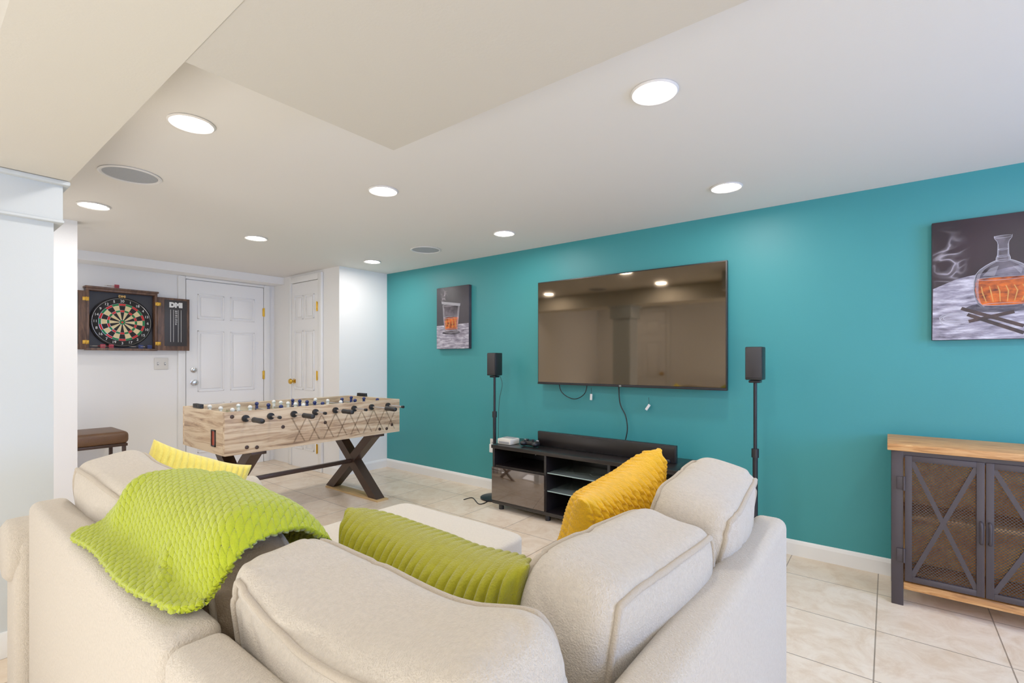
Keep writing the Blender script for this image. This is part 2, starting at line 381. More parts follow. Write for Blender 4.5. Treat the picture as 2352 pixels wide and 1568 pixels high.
def tagthing(px,py,rot,label):
    p=P(px,py,'Y',3.275); r=thing('cable_tag',p,label,'tag','white tags hanging under the television')
    MB().tube(spline([p+Vector((0,0,.06)),p+Vector((.003,0,.03)),p+Vector((0,0,.012))],5),.0015,6).build('cord','black',r)
    MB(Matrix.Translation(p)@Matrix.Rotation(rot,4,'Y')).box((-.009,-.004,-.035),(.009,.004,.012),.002).build('tag','white',r)
tagthing(1358,908,0.05,'small white tag hanging below television, beside the looped cable')
tagthing(1490,932,.6,'small tilted white tag hanging lower, right of the power cord')
# ------------------------------------------------------------- media console
X0,X1,Y0,Y1=-2.44,-.98,2.87,3.25
mc=thing('media_console',((X0+X1)/2,3.06,0),'low black media console with glass shelves under the television','media console')
MB().box((X0-.004,Y0-.01,.475),(X1+.004,Y1,.502),.002).build('top_panel','lam',mc)
MB().box((X0,Y0,.045),(X1,Y1,.07),.001).build('bottom_panel','lam',mc)
for x in (X0,-1.955,-1.452,X1-.02): MB().box((x,Y0+.004,.07),(x+.02,Y1,.475),.001).build('side_panel','lam',mc)
MB().box((X0+.02,Y1-.012,.07),(X1-.02,Y1-.002,.475)).build('back_panel','lam',mc,flat=True)
for x0,x1 in ((X0+.02,-1.955),(-1.432,X1-.02)):
    MB().box((x0,Y0+.01,.33),(x1,Y1-.012,.345)).build('shelf','lam',mc,flat=True)
    MB().box((x0-.016,Y0-.012,.075),(x1+.012,Y0+.004,.332),.002).build('drawer_front','gloss',mc)
M['gedge']=mat('glass_edge',(150,176,172),.15,spec=1)
for z in (.345,.215):
    g=MB().box((-1.934,Y0+.02,z),(-1.453,Y1-.014,z+.006),.001).build('glass_shelf','glass',mc)
    MB().box((-1.934,Y0+.017,z),(-1.453,Y0+.0199,z+.006)).build('polished_edge','gedge',g,flat=True)
    for x in (-1.93,-1.457):
        for y in (Y0+.05,Y1-.08): MB().cyl((x-.004,y,z-.006),(x+.004,y,z-.006),.006,n=10).build('shelf_pin','chrome',mc)
for x in (X0+.06,-1.945,-1.442,X1-.06):
    for y in (Y0+.04,Y1-.05): MB().cyl((x,y,0),(x,y,.046),.02,n=16).build('foot','black',mc)
for x,z in ((-2.2,.41),(-1.7,.43)):
    MB().tube(spline([(x-.06,3.2,z-.02),(x-.02,3.18,z+.012),(x+.03,3.19,z-.0),(x+.05,3.2,z+.03)],6),.004,6).build('cord','white',mc)
sb=thing('soundbar',(-1.6,3.06,.503),'long flat black soundbar panel standing on the media console','soundbar')
MB().box((-2.13,3.045,.503),(-1.06,3.075,.615),.003).build('body','black',sb)
MB().box((-2.12,3.042,.512),(-1.07,3.046,.606),.001).build('grille_cloth','lam',sb)
p=P(1168,1018,'Z',.503); gc=thing('game_console',(p.x,p.y,.503),'small off-white retro game console on the media console left end','game console')
MB().box((p.x-.065,p.y-.06,.503),(p.x+.065,p.y+.06,.545),.006).build('body',mat('console_ivory',(222,216,204),.4),gc)
MB().box((p.x-.05,p.y-.062,.511),(p.x+.05,p.y-.058,.526),.001).build('front_slot','grey',gc)
MB().box((p.x-.05,p.y-.01,.545),(p.x+.05,p.y+.045,.549),.001).build('lid','grey',gc)
p=P(1221,1024,'Z',.503); gp=thing('game_controller',(p.x,p.y,.503),'black game controller lying on the console beside the ivory box','game controller')
mb=MB().box((p.x-.05,p.y-.03,.508),(p.x+.05,p.y+.028,.545),.014,seg=4)
for s in (-1,1): mb.sph((p.x+s*.055,p.y-.02,.526),.026,14,sc=(1,1.7,.85))
mb.build('body','black',gp,ang=60)
for s in (-1,1): MB().lathe([(.008,0),(.008,.008),(.013,.011),(.012,.015),(.002,.014)],(p.x+s*.026,p.y-.018,.543),(0,0,1),16).build('thumbstick','blackm',gp)
for s in (-1,1): MB().cyl((p.x+s*.055,p.y+.0,.54),(p.x+s*.055,p.y+.0,.552),.011,n=12).build('button_pad','grey',gp)
for i,(px,py,a,lb) in enumerate(((1498,1058,.35,'black remote control leftmost of three on the console right end'),(1519,1057,.15,'black remote control between two others by the soundbar end'),(1540,1060,-.1,'black remote control rightmost of three on the console'))):
    p=P(px,py,'Z',.503); T=Matrix.Translation(p)@Matrix.Rotation(a,4,'Z')
    r=thing('remote_control',p,lb,'remote control','remote controls on the media console')
    MB(T).box((-.02,-.07,.001),(.02,.06,.018),.005).build('body','black',r)
    b=MB(T)
    for u in (-.01,0,.01):
        for v in range(5): b.box((u-.003,-.05+v*.022,.018),(u+.003,-.043+v*.022,.0195))
    b.build('buttons','grey',r,flat=True)
# ------------------------------------------------------------- tower speakers
def speaker(x,y,ztop,zj,lb1,lb2):
    st=thing('speaker_stand',(x,y,0),lb1,'speaker stand','slim black speaker stands')
    MB().lathe([(.12,0),(.12,.012),(.10,.018),(.02,.022),(.001,.022)],(x,y,0)).build('base','blackm',st)
    MB().cyl((x,y,.02),(x,y,zj),.014,n=14).build('lower_pole','blackm',st)
    MB().cyl((x,y,zj-.02),(x,y,zj+.03),.02,n=14).build('collar','black',st)
    MB().cyl((x,y,zj+.02),(x,y,ztop-.205),.010,n=14).build('upper_pole','blackm',st)
    MB().box((x-.03,y-.03,ztop-.207),(x+.03,y+.03,ztop-.192),.004).build('bracket','blackm',st)
    sp=thing('satellite_speaker',(x,y,ztop-.19),lb2,'speaker','small black satellite speakers')
    MB().box((x-.045,y-.045,ztop-.19),(x+.045,y+.05,ztop),.006).build('cabinet','black',sp)
    MB().box((x-.041,y-.05,ztop-.178),(x+.041,y-.044,ztop-.006),.002).build('grille','slate',sp)
    MB().box((x-.041,y-.051,ztop-.188),(x+.041,y-.045,ztop-.18),.001).build('trim_strip','lam',sp)
speaker(-2.61,3.1,1.222,.70,'slim black speaker stand left of the media console','small black speaker on stand left of the television')
speaker(-.604,3.05,1.237,.62,'slim black speaker stand right of the media console','small black speaker on stand right of the television')
cable('speaker_wire',[(-2.60,3.14,1.05),(-2.56,3.14,.96),(-2.585,3.13,.8),(-2.59,3.125,.5),(-2.60,3.13,.2),(-2.62,3.24,.01)],.002,'black','thin black wire hanging along the left speaker stand')
cable('floor_cable',[P(1065,1147,'Z',.004),P(1085,1143,'Z',.004),P(1100,1157,'Z',.004),P(1118,1152,'Z',.004),P(1128,1140,'Z',.004)],.004,'black','thin dark cable lying on the tiles by the media console')
def plate(name,O,R,N,w,h,label,cat,kind):
    T=frame(O,R,N); r=thing(name,O,label,cat)
    MB(T).box((-w/2,-h/2,.0005),(w/2,h/2,.010),.004).build('plate','almond',r)
    if kind=='switch':
        for u in (-w/4,w/4):
            MB(T).box((u-.007,-.015,.010),(u+.007,.015,.0115),.0005).build('toggle_slot','grey',r)
            MB(T).box((u-.004,-.003,.010),(u+.004,.010,.022),.002).build('toggle','white',r)
    else:
        for v in (-.02,.02): MB(T).box((-.014,v-.012,.010),(.014,v+.012,.012),.001).build('socket','grey',r)
        MB(T).box((-.02,-.06,.012),(.02,.015,.04),.005).build('plug','white',r)
plate('light_switch',P(370,835,'X',XF),(0,1,0),(1,0,0),.118,.115,'white double light switch plate below the dart cabinet','light switch','switch')
plate('wall_outlet',P(1134,1022,'Y',YW),(1,0,0),(0,-1,0),.07,.115,'white wall outlet with plug on teal wall by left speaker stand','outlet','outlet')
# ------------------------------------------------------------- wall art
def flatpoly(mb,pts,y,mi=0): mb.add([(a,y,b) for a,b in pts],[list(range(len(pts)))],mi)
def px2(pts,y): return [(P(a,b,'Y',y).x,P(a,b,'Y',y).z) for a,b in pts]
def ribbon(pts,w,y,mb,mi=0,taper=True):
    pts=[Vector((a,b)) for a,b in pts]; n=len(pts); vs=[]
    for i,p in enumerate(pts):
        t=(pts[min(i+1,n-1)]-pts[max(i-1,0)]).normalized(); q=Vector((-t.y,t.x))*w*.5*((math.sin(PI*(i+.5)/n)*.8+.2) if taper else 1)
        vs+= [(p.x+q.x,y,p.y+q.y),(p.x-q.x,y,p.y-q.y)]
    mb.add(vs,[[2*i,2*i+1,2*i+3,2*i+2] for i in range(n-1)],mi)
def ell(cx,cz,rx,rz,n=32,a0=0,a1=2*PI): return [(cx+rx*math.cos(a0+(a1-a0)*k/n),cz+rz*math.sin(a0+(a1-a0)*k/n)) for k in range(n+1)]
M['plum']=mat('print_plum_black',(46,28,38),.5,col2=(22,14,20),vs=3)
M['pgrey']=mat('print_dark_grey',(66,60,68),.5,col2=(30,25,32),vs=3)
M['ptable']=wood('print_grey_wood',[(78,72,86),(142,136,152),(208,204,216)],(1.2,1,6),9,pos=(.32,.68),dist=.25)
M['pwhisky']=mat('print_amber',(222,98,12),.4,col2=(72,18,4),vs=26,stretch=(1,1,2.2))
M['pglass']=mat('print_glass_grey',(150,140,152),.4,col2=(32,22,32),vs=18,alpha=.5)
M['pglow']=mat('print_soft_light',(215,210,222),.4,alpha=.2)
M['phigh']=mat('print_highlight',(214,212,222),.4,alpha=.5)
M['pcig']=mat('print_cigar',(70,50,46),.5,col2=(30,22,24),vs=30)
M['pgold']=mat('print_bright_amber',(255,190,100),.4,alpha=.45)
M['pdark']=mat('print_shadow',(30,22,32),.5,alpha=.55)
ya=3.262; e=.0006
art=thing('canvas_print',(.63,3.28,1.261),'large canvas print of a whiskey decanter, smoke and cigars at right','picture')
MB().box((.176,ya,1.261),(1.08,3.299,1.86),.003).build('canvas','plum',art)
mb=MB()
flatpoly(mb,px2([(2143,664),(2200,640),(2352,606)],ya-e)+[(1.078,1.655),(1.078,1.263),(.178,1.263)],ya-e); mb.build('table_print','ptable',art,flat=True)
cx=P(2304,650,'Y',ya).x
def zz(py): return P(2304,py,'Y',ya).z
prof=[(540,.031),(546,.030),(554,.02),(560,.018),(584,.019),(592,.024),(597,.024),(601,.04),(607,.060),(615,.080),(626,.095),(642,.102),(662,.103),(680,.099),(694,.090),(703,.074)]
def sym(pr): return [(cx+r,zz(y)) for y,r in pr]+[(cx-r,zz(y)) for y,r in pr[::-1]]
mb=MB(); flatpoly(mb,ell(cx,zz(704),.13,.026)[:-1],ya-1.5*e); mb.build('shadow_print','pdark',art,flat=True)
mb=MB(); flatpoly(mb,sym(prof),ya-2*e); mb.build('decanter_print','pglass',art,flat=True)
mb=MB(); flatpoly(mb,sym([(636,.088),(645,.096),(662,.098),(680,.093),(692,.082),(700,.068)]),ya-3*e); mb.build('whiskey_print','pwhisky',art,flat=True)
mb=MB()
pr=[(r,zz(y)) for y,r in prof]
for s in (-1,1):
    ribbon([(cx+s*r,z) for r,z in pr],.0028,ya-4*e,mb); ribbon([(cx+s*r*.88,z) for r,z in pr[3:]],.012,ya-4.3*e,mb,2)
for y,rx,rz in ((543,.031,.006),(572,.018,.003),(588,.02,.004),(598,.024,.004),(638,.088,.008),(698,.07,.006)):
    ribbon(ell(cx,zz(y),rx,rz),.002,ya-4*e,mb)
for k in range(6): ribbon([(cx-.075+.028*k,zz(655)),(cx-.072+.03*k,zz(668)),(cx-.058+.024*k,zz(692))],.005,ya-4.6*e,mb,1)
flatpoly(mb,[(cx-.07,zz(630)),(cx-.045,zz(614)),(cx-.015,zz(609)),(cx-.03,zz(632))],ya-4.8*e,2); flatpoly(mb,[(cx+.03,zz(611)),(cx+.065,zz(620)),(cx+.06,zz(632))],ya-4.8*e,2)
mb.build('glass_highlight_print',['phigh','pgold','pglow'],art,flat=True)
q=P(2178,600,'Y',ya)
mb=MB(); flatpoly(mb,[(.178,1.40),(.34,1.40),(.34,1.84),(.178,1.84)],ya-2.2*e)
mb.build('smoke_print',smoke_mat('print_smoke',(q.x-.63,-.02,q.z-1.261),(.09,1,.2),8),art,flat=True)
mb=MB(); q=P(2196,730,'Y',ya)
flatpoly(mb,ell(q.x,q.z-.004,.064,.03)[:-1],ya-1.6*e,1)
for rx,rz,dz in ((.062,.026,0),(.048,.017,0),(.06,.03,-.01)): ribbon(ell(q.x,q.z+dz,rx,rz,40),.003,ya-2*e,mb)
mb.build('ashtray_print',['phigh','pglow'],art,flat=True)
mb=MB()
for i,(a,b) in enumerate((((2208,708),(2352,748)),((2222,722),(2352,764)),((2225,738),(2330,715)))):
    p0,p1=px2([a,b],ya-3*e); d=Vector((p1[0]-p0[0],p1[1]-p0[1])); n=Vector((-d.y,d.x)).normalized()*.008
    flatpoly(mb,[(p0[0]+n.x,p0[1]+n.y),(p1[0]+n.x,p1[1]+n.y),(p1[0]-n.x,p1[1]-n.y),(p0[0]-n.x,p0[1]-n.y)],ya-(3+.2*i)*e)
mb.build('cigar_print','pcig',art,flat=True)
a0=P(1003,657,'Y',ya); a1=P(1077,800,'Y',ya)
z1=1.862; z0=a1.z
art2=thing('canvas_print',((a0.x+a1.x)/2,3.28,z0),'small upright canvas print of a whiskey tumbler with a cigar','picture')
MB().box((a0.x,ya,z0),(a1.x,3.299,z1),.003).build('canvas','pgrey',art2)
mb=MB(); flatpoly(mb,[(a0.x+.002,z0+.002),(a1.x-.002,z0+.002),(a1.x-.002,z0+.235),(a0.x+.002,z0+.225)],ya-e); mb.build('table_print','ptable',art2,flat=True)
cg=a0.x+.20
mb=MB(); flatpoly(mb,ell(cg,z0+.155,.12,.02)[:-1],ya-1.5*e); mb.build('shadow_print','pdark',art2,flat=True)
mb=MB(); flatpoly(mb,[(cg-.115,z0+.42),(cg+.115,z0+.42),(cg+.09,z0+.16),(cg-.085,z0+.16)],ya-2*e); mb.build('tumbler_print','pglass',art2,flat=True)
mb=MB(); flatpoly(mb,[(cg-.1,z0+.30),(cg+.1,z0+.30),(cg+.085,z0+.185),(cg-.08,z0+.185)],ya-3*e); mb.build('whiskey_print','pwhisky',art2,flat=True)
mb=MB()
for s in (-1,1): ribbon([(cg+s*.113,z0+.42),(cg+s*.1,z0+.3),(cg+s*.085,z0+.16)],.006,ya-4*e,mb); ribbon([(cg+s*.1,z0+.41),(cg+s*.088,z0+.3),(cg+s*.075,z0+.19)],.02,ya-4.3*e,mb,2)
for zq,rx in ((.42,.114),(.3,.1),(.165,.085),(.185,.08)): ribbon(ell(cg,z0+zq,rx,.010),.003,ya-4*e,mb)
for k in range(4): ribbon([(cg-.07+.04*k,z0+.29),(cg-.06+.04*k,z0+.24),(cg-.075+.045*k,z0+.2)],.010,ya-4.6*e,mb,1)
mb.build('glass_highlight_print',['phigh','pgold','pglow'],art2,flat=True)
mb=MB(); flatpoly(mb,[(cg-.13,z0+.46),(cg-.125,z0+.435),(cg+.12,z0+.40),(cg+.125,z0+.425)],ya-5*e); mb.build('cigar_print','phigh',art2,flat=True)
mb=MB(); flatpoly(mb,[(cg-.17,z0+.42),(cg+.0,z0+.42),(cg+.0,z0+.6),(cg-.17,z0+.6)],ya-2.2*e)
mb.build('smoke_print',smoke_mat('print_smoke_small',(cg-.1-(a0.x+a1.x)/2,-.02,.51),(.07,1,.1),10),art2,flat=True)
# ------------------------------------------------------------- sideboard cabinet right
CX0,CX1,CY0,CY1=.012,.70,2.93,3.26
cb=thing('sideboard',((CX0+CX1)/2,3.1,0),'charcoal metal cabinet with wood top and mesh doors at right','cabinet')
MB().box((CX0-.015,CY0-.02,.733),(CX1+.015,3.28,.765),.003).build('top','cwood',cb)
for x in (CX0,CX1-.045):
    for y in (CY0,CY1-.045): MB().box((x,y,0),(x+.045,y+.045,.732),.002).build('leg','cmetal',cb)
for a,b in (((CX0+.045,CY0+.004,.70),(CX1-.045,CY0+.03,.732)),((CX0+.01,CY0+.045,.70),(CX0+.035,CY1-.045,.732)),((CX0+.01,CY0+.045,.09),(CX0+.035,CY1-.045,.115))): MB().box(a,b).build('rail','cmetal',cb,flat=True)
for x in (CX0+.012,CX1-.02): MB().box((x,CY0+.045,.115),(x+.008,CY1-.045,.70)).build('side_panel','cmetal',cb,flat=True)
MB().box((CX0+.045,CY0+.005,.078),(CX1-.045,CY1-.01,.112),.002).build('bottom_shelf','cwood',cb)
MB().box((CX0+.022,CY0+.06,.40),(CX1-.022,CY1-.02,.42),.002).build('shelf','cwood',cb)
MB().box((CX0+.022,CY1-.018,.115),(CX1-.022,CY1-.008,.70)).build('back_panel',wood('amber_back_panel',[(190,110,44),(232,158,76),(246,190,104)],(3,3,3),6),cb,flat=True)
def cdoor(x0,x1,hs):
    z0,z1=.122,.712; y=CY0-.006; fw=.026
    d=MB().box((x0,y,z0),(x0+fw,y+.02,z1),.001).box((x1-fw,y,z0),(x1,y+.02,z1),.001).box((x0+fw,y,z0),(x1-fw,y+.02,z0+fw),.001).box((x0+fw,y,z1-fw),(x1-fw,y+.02,z1),.001).build('door','cmetal',cb)
    ix0,ix1,iz0,iz1=x0+fw,x1-fw,z0+fw,z1-fw; b=MB(); w=.009
    for s in (0,1):
        a=(ix0,iz0) if s==0 else (ix0,iz1); c2=(ix1,iz1) if s==0 else (ix1,iz0)
        dv=Vector((c2[0]-a[0],c2[1]-a[1])); n=Vector((-dv.y,dv.x)).normalized()*w
        b.prism([(a[0]+n.x,y+.003+.0005*s,a[1]+n.y),(c2[0]+n.x,y+.003+.0005*s,c2[1]+n.y),(c2[0]-n.x,y+.003+.0005*s,c2[1]-n.y),(a[0]-n.x,y+.003+.0005*s,a[1]-n.y)],(0,.006,0))
    b.build('cross_brace','cmetal',d,flat=True)
    MB().box((ix0,y+.013,iz0),(ix1,y+.0135,iz1)).build('mesh_screen','mesh',d,flat=True)
    hx=x1-.012 if hs<0 else x0+.012
    MB().tube(spline([(hx,y,.36),(hx,y-.02,.365),(hx,y-.024,.40),(hx,y-.02,.445),(hx,y,.45)],5),.006,8).build('handle','cmetal',d)
    hx=x0 if hs<0 else x1
    for z in (.24,.58): MB().box((hx-.03,y-.001,z-.03),(hx-.004,y+.008,z+.03),.001).cyl((hx-.003,y-.002,z-.033),(hx-.003,y-.002,z+.033),.005,n=10).build('hinge','cmetal',d)
cdoor(.062,.332,-1); cdoor(.336,.606+.04,1)
# ------------------------------------------------------------- foosball table
FX0,FX1,FY0,FY1,FZ0,FZ1=-4.055,-3.33,1.286,2.68,.545,.825
ft=thing('foosball_table',((FX0+FX1)/2,(FY0+FY1)/2,0),'foosball table in pale weathered wood on dark X-shaped legs','foosball table')
sp_=MB().box((FX1-.028,FY0,FZ0),(FX1,FY1,FZ1),.002).build('side_panel','fwood',ft)
MB().box((FX0,FY0,FZ0),(FX0+.028,FY1,FZ1),.002).build('side_panel','fwood',ft)
MB().box((FX0+.028,FY0,FZ0),(FX1-.028,FY0+.028,FZ1-.001),.001).build('end_panel','fwoodx',ft)
MB().box((FX0+.028,FY1-.028,FZ0),(FX1-.028,FY1,FZ1-.001),.001).build('end_panel','fwoodx',ft)
MB().box((FX0+.028,FY0+.028,FZ0),(FX1-.028,FY1-.028,FZ0+.02)).build('bottom','fwood',ft,flat=True)
MB().box((FX0+.028,FY0+.028,.685),(FX1-.028,FY1-.028,.697)).build('playfield','green',ft,flat=True)
m=MB(); k_=0  # see-through dark brown strokes crossing in pairs along the side panel
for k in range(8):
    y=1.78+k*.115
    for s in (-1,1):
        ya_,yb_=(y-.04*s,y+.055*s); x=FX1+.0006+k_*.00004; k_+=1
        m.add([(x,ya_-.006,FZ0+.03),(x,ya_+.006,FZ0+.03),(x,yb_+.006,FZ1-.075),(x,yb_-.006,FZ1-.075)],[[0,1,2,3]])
m.build('crossed_lines','fline',sp_,flat=True)
q=P(491,1006,'Y',FY0)
g=MB()
for a,b in (((-.033,-.055),(.033,-.047)),((-.033,.047),(.033,.055)),((-.033,-.055),(-.025,.055)),((.025,-.055),(.033,.055))): g.box((q.x+a[0],FY0-.006,q.z+a[1]),(q.x+b[0],FY0+.001,q.z+b[1]))
g.build('ball_return_frame','black',ft,flat=True)
MB().box((q.x-.025,FY0-.0015,q.z-.047),(q.x+.025,FY0-.0003,q.z+.047)).build('ball_return_hole','orange',ft,flat=True)
bo=[P(x,y,'X',FX1) for x,y in ((533,957),(650,980),(747,970),(567,1027),(590,1027),(872,985),(888,984),(900,975))]
for b in bo: MB().lathe([(.013,0),(.012,.004),(.004,.006)],b,(1,0,0),14).build('bolt','brown',ft)
counts=[3,2,3,5,5,3,2,3]
for i in range(8):
    y=FY0+.125+i*.163; z=.778; near=i%2==0; sl=random.uniform(-.05,.05)
    xa,xb=FX0-.16+sl,FX1+.16+sl
    r=MB().cyl((xa,y,z),(xb,y,z),.008,n=12).build('rod','chrome',ft)
    if near: hx0=xb-.01
    else: hx0=xa+.01
    MB().lathe([(.010,0),(.018,.006),(.0165,.05),(.018,.1),(.015,.122),(.002,.128)],(hx0,y,z),(1 if near else -1,0,0),16).build('handle','black',r)
    if not near: MB().cyl((xb,y,z),(xb+.02,y,z),.011,n=12).build('end_cap','black',r)
    else: MB().cyl((xa,y,z),(xa-.02,y,z),.011,n=12).build('end_cap','black',r)
    for x in (FX1,FX0): MB().cyl((x-.012 if x==FX0 else x-.002,y,z),(x+.002 if x==FX0 else x+.016,y,z),.023,n=18).build('bearing','black',r)
    n=counts[i]; col='white' if i in (0,1,3,5) else 'blue'
    for k in range(n):
        x=(FX0+FX1)/2+sl+(k-(n-1)/2)*(.58/max(n,3)); 
        m=MB().box((x-.012,y-.008,z-.02),(x+.012,y+.008,z+.03),.004).box((x-.009,y-.006,z-.065),(x+.009,y+.006,z-.018),.003).box((x-.012,y-.012,z-.072),(x+.012,y+.012,z-.058),.003)
        m.sph((x,y,z+.042),.015,10); m.build('player',col,r)
for (x,y) in ((FX0+.25,FY0+.014),(FX0+.2,FY1-.014)):
    m=MB().box((x-.07,y-.01,FZ1),(x+.07,y+.01,FZ1+.012),.002)
    for k in range(8): m.box((x-.062+k*.016,y-.013,FZ1+.006),(x-.05+k*.016,y+.013,FZ1+.03),.002)
    m.build('score_counter','black',ft)
def bar(mb,x0,z0,x1,z1,y0,y1,w):
    mb.prism([(x0-w/2,y0,z0),(x0+w/2,y0,z0),(x1+w/2,y0,z1),(x1-w/2,y0,z1)],(0,y1-y0,0))
for y in (1.50,2.47):
    m=MB(); bar(m,FX0+.07,FZ0,FX1-.04,.014,y-.04,y+.04,.115); bar(m,FX1-.07,FZ0,FX0+.04,.014,y-.039,y+.039,.115)
    m.build('cross_leg','brown',ft,flat=True)
    MB().box((FX0+.0,y-.05,FZ0-.02),(FX1-.0,y+.05,FZ0-.0),.002).build('leg_plate','brown',ft)
MB().box((-3.71,1.54,.27),(-3.67,2.43,.30),.003).build('stretcher','brown',ft)
for y in (1.5,2.47): MB().box((FX0+.0,y-.055,0),(FX1+.05,y+.055,.012),.002).build('floor_protector','card',ft)
# ------------------------------------------------------------- dart cabinet
D0,D1,DZ0,DZ1=1.03,1.555,1.25,1.803
dc=thing('dart_cabinet',(XF,(D0+D1)/2,DZ0),'open dark wood dartboard cabinet hanging on the white wall','dartboard cabinet')
MB().box((XF+.001,D0,DZ0),(XF+.012,D1,DZ1)).build('back_panel','slate',dc,flat=True)
m=MB().box((XF+.001,D0,DZ1-.02),(XF+.09,D1,DZ1),.002).box((XF+.001,D0,DZ0),(XF+.09,D1,DZ0+.02),.002).box((XF+.001,D0,DZ0+.02),(XF+.09,D0+.02,DZ1-.02),.002).box((XF+.001,D1-.02,DZ0+.02),(XF+.09,D1,DZ1-.02),.002)
m.build('case','dwood',dc)
MB().box((XF+.001,D0-.01,DZ1),(XF+.1,D1+.01,DZ1+.018),.005).build('crown_moulding','dwood',dc)
for sgn,ye in ((1,D1),(-1,D0)):
    T=Matrix.Translation((XF+.09,ye,0))
    d=MB(T).box((-.018,0,DZ0+.005),(0.004,sgn*.27,DZ1-.03),.003).build('cabinet_door','dwood',dc)
    MB(T).box((.004,sgn*.055,DZ0+.05),(.008,sgn*.245,DZ1-.05),.001).build('scoreboard','slate',d)
    for z in (DZ0+.07,DZ1-.1):
        MB(T).cyl((.006,0,z-.018),(.006,0,z+.018),.004,n=10).box((.004,-sgn*.0,z-.016),(.0055,sgn*.026,z+.016),.0005).box((.0035,-.018*sgn,z-.016),(.005,0,z+.016),.0005).build('hinge','hinge',d)
    yc=ye+sgn*.15
    text('DMI','logo',(XF+.0985,yc,DZ1-.10),(0,1,0),(1,0,0),.062,'ink',d,bold=.005)
    for k,tx in enumerate(('20','19','18','17','16','15','B')):
        text(tx,'score_number',(XF+.0985,yc,DZ1-.16-k*.021),(0,1,0),(1,0,0),.022,'ink',d)
    l=MB()
    for yy,zb in ((-.045,.12),(-.02,.12),(.02,.12),(.045,.12)): l.box((XF+.098,yc+yy-.0012,DZ0+.09),(XF+.0988,yc+yy+.0012,DZ1-.145))
    l.build('score_line','ink',d,flat=True)
BC=Vector((XF+.014,1.292,1.512)); BX=XF+.05
db=thing('dartboard',(XF+.014,1.292,1.28),'round dartboard with cream and black wedges inside the open cabinet','dartboard')
MB().lathe([(.228,0),(.232,.01),(.232,.03),(.226,.036),(.001,.036)],BC,(1,0,0),64).build('body','dbblack',db)
R=[.009,.022,.094,.112,.154,.172]
m=MB()
def P3(r,a,dx=0): return (BX+.0012+dx,BC.y+r*math.sin(a),BC.z+r*math.cos(a))
for k in range(20):
    for (ra,rb,ca,cb_) in ((R[1],R[2],0,1),(R[2],R[3],2,3),(R[3],R[4],0,1),(R[4],R[5],2,3)):
        a0_=(k-.5)*PI/10; mi=(ca if k%2==0 else cb_); vs=[]
        for q in range(4): vs.append(P3(ra,a0_+q*PI/30))
        for q in range(3,-1,-1): vs.append(P3(rb,a0_+q*PI/30))
        m.add(vs,[list(range(8))],mi)
m.add([P3(R[1],k*PI/12) for k in range(24)],[list(range(24))],3)
m.add([P3(R[0],k*PI/12,.0005) for k in range(24)],[list(range(24))],2)
m.build('scoring_face',['dbblack','cream','dbred','dbgreen'],db,flat=True)
m=MB()
for r in R[1:]: m.tube([P3(r,k*PI/30,.0006) for k in range(60)],.0006,5,closed=True)
for k in range(20): m.tube([P3(R[1],(k+.5)*PI/10,.0006),P3(R[5],(k+.5)*PI/10,.0006)],.0006,5)
m.build('wire_spider','steel',db)
MB().tube([P3(.218,k*PI/30,.002) for k in range(60)],.0012,6,closed=True).build('number_ring','steel',db)
for k,nm in enumerate((20,1,18,4,13,6,10,15,2,17,3,19,7,16,8,11,14,9,12,5)):
    p=P3(.195,k*PI/10,.001); text(str(nm),'number',p,(0,1,0),(1,0,0),.032,'ink',db,bold=0)
text('DMI','logo',(BX+.004,1.29,1.78-.03),(0,1,0),(1,0,0),.03,'gold',dc,bold=.001)
for yy,mt,lb,z in ((1.12,'red','red flighted dart in rack at dart cabinet bottom left',DZ0+.038),(1.18,'red','second red flighted dart in rack at dart cabinet bottom',DZ0+.038),(1.40,'blue','blue flighted dart in rack at dart cabinet bottom',DZ0+.038),(1.47,'blue','second blue flighted dart in the cabinet bottom rack',DZ0+.038),(1.22,'red','red flighted dart lying on top of the dart cabinet',DZ1+.036)):
    d=thing('dart',(XF+.07,yy,z-.016),lb,'dart','loose darts at the dart cabinet')
    MB().cyl((XF+.07,yy-.045,z),(XF+.07,yy-.01,z),.0035,n=8).cyl((XF+.07,yy-.06,z),(XF+.07,yy-.045,z),.001,n=6).build('barrel','steel',d)
    MB().cyl((XF+.07,yy-.01,z),(XF+.07,yy+.02,z),.002,n=8).box((XF+.0695,yy+.01,z-.016),(XF+.0705,yy+.045,z+.016)).box((XF+.054,yy+.01,z-.0005),(XF+.086,yy+.045,z+.0005)).build('flight',mt,d,flat=True)
# ------------------------------------------------------------- bench
bn=thing('bench',(-5.33,.9,0),'brown leather bench on thin metal legs under the dart cabinet','bench')
MB().box((-5.55,.58,.455),(-5.08,1.22,.56),.035,seg=4).build('seat','leather',bn)
MB().box((-5.54,.59,.435),(-5.09,1.21,.458),.002).build('frame','brown',bn)
for x in (-5.53,-5.12):
    for y in (.60,1.175): MB().box((x,y,0),(x+.025,y+.025,.436),.001).build('leg','brown',bn)
for x in (-5.53,-5.12): MB().box((x+.005,.62,.1),(x+.02,1.18,.115)).build('stretcher','brown',bn,flat=True)
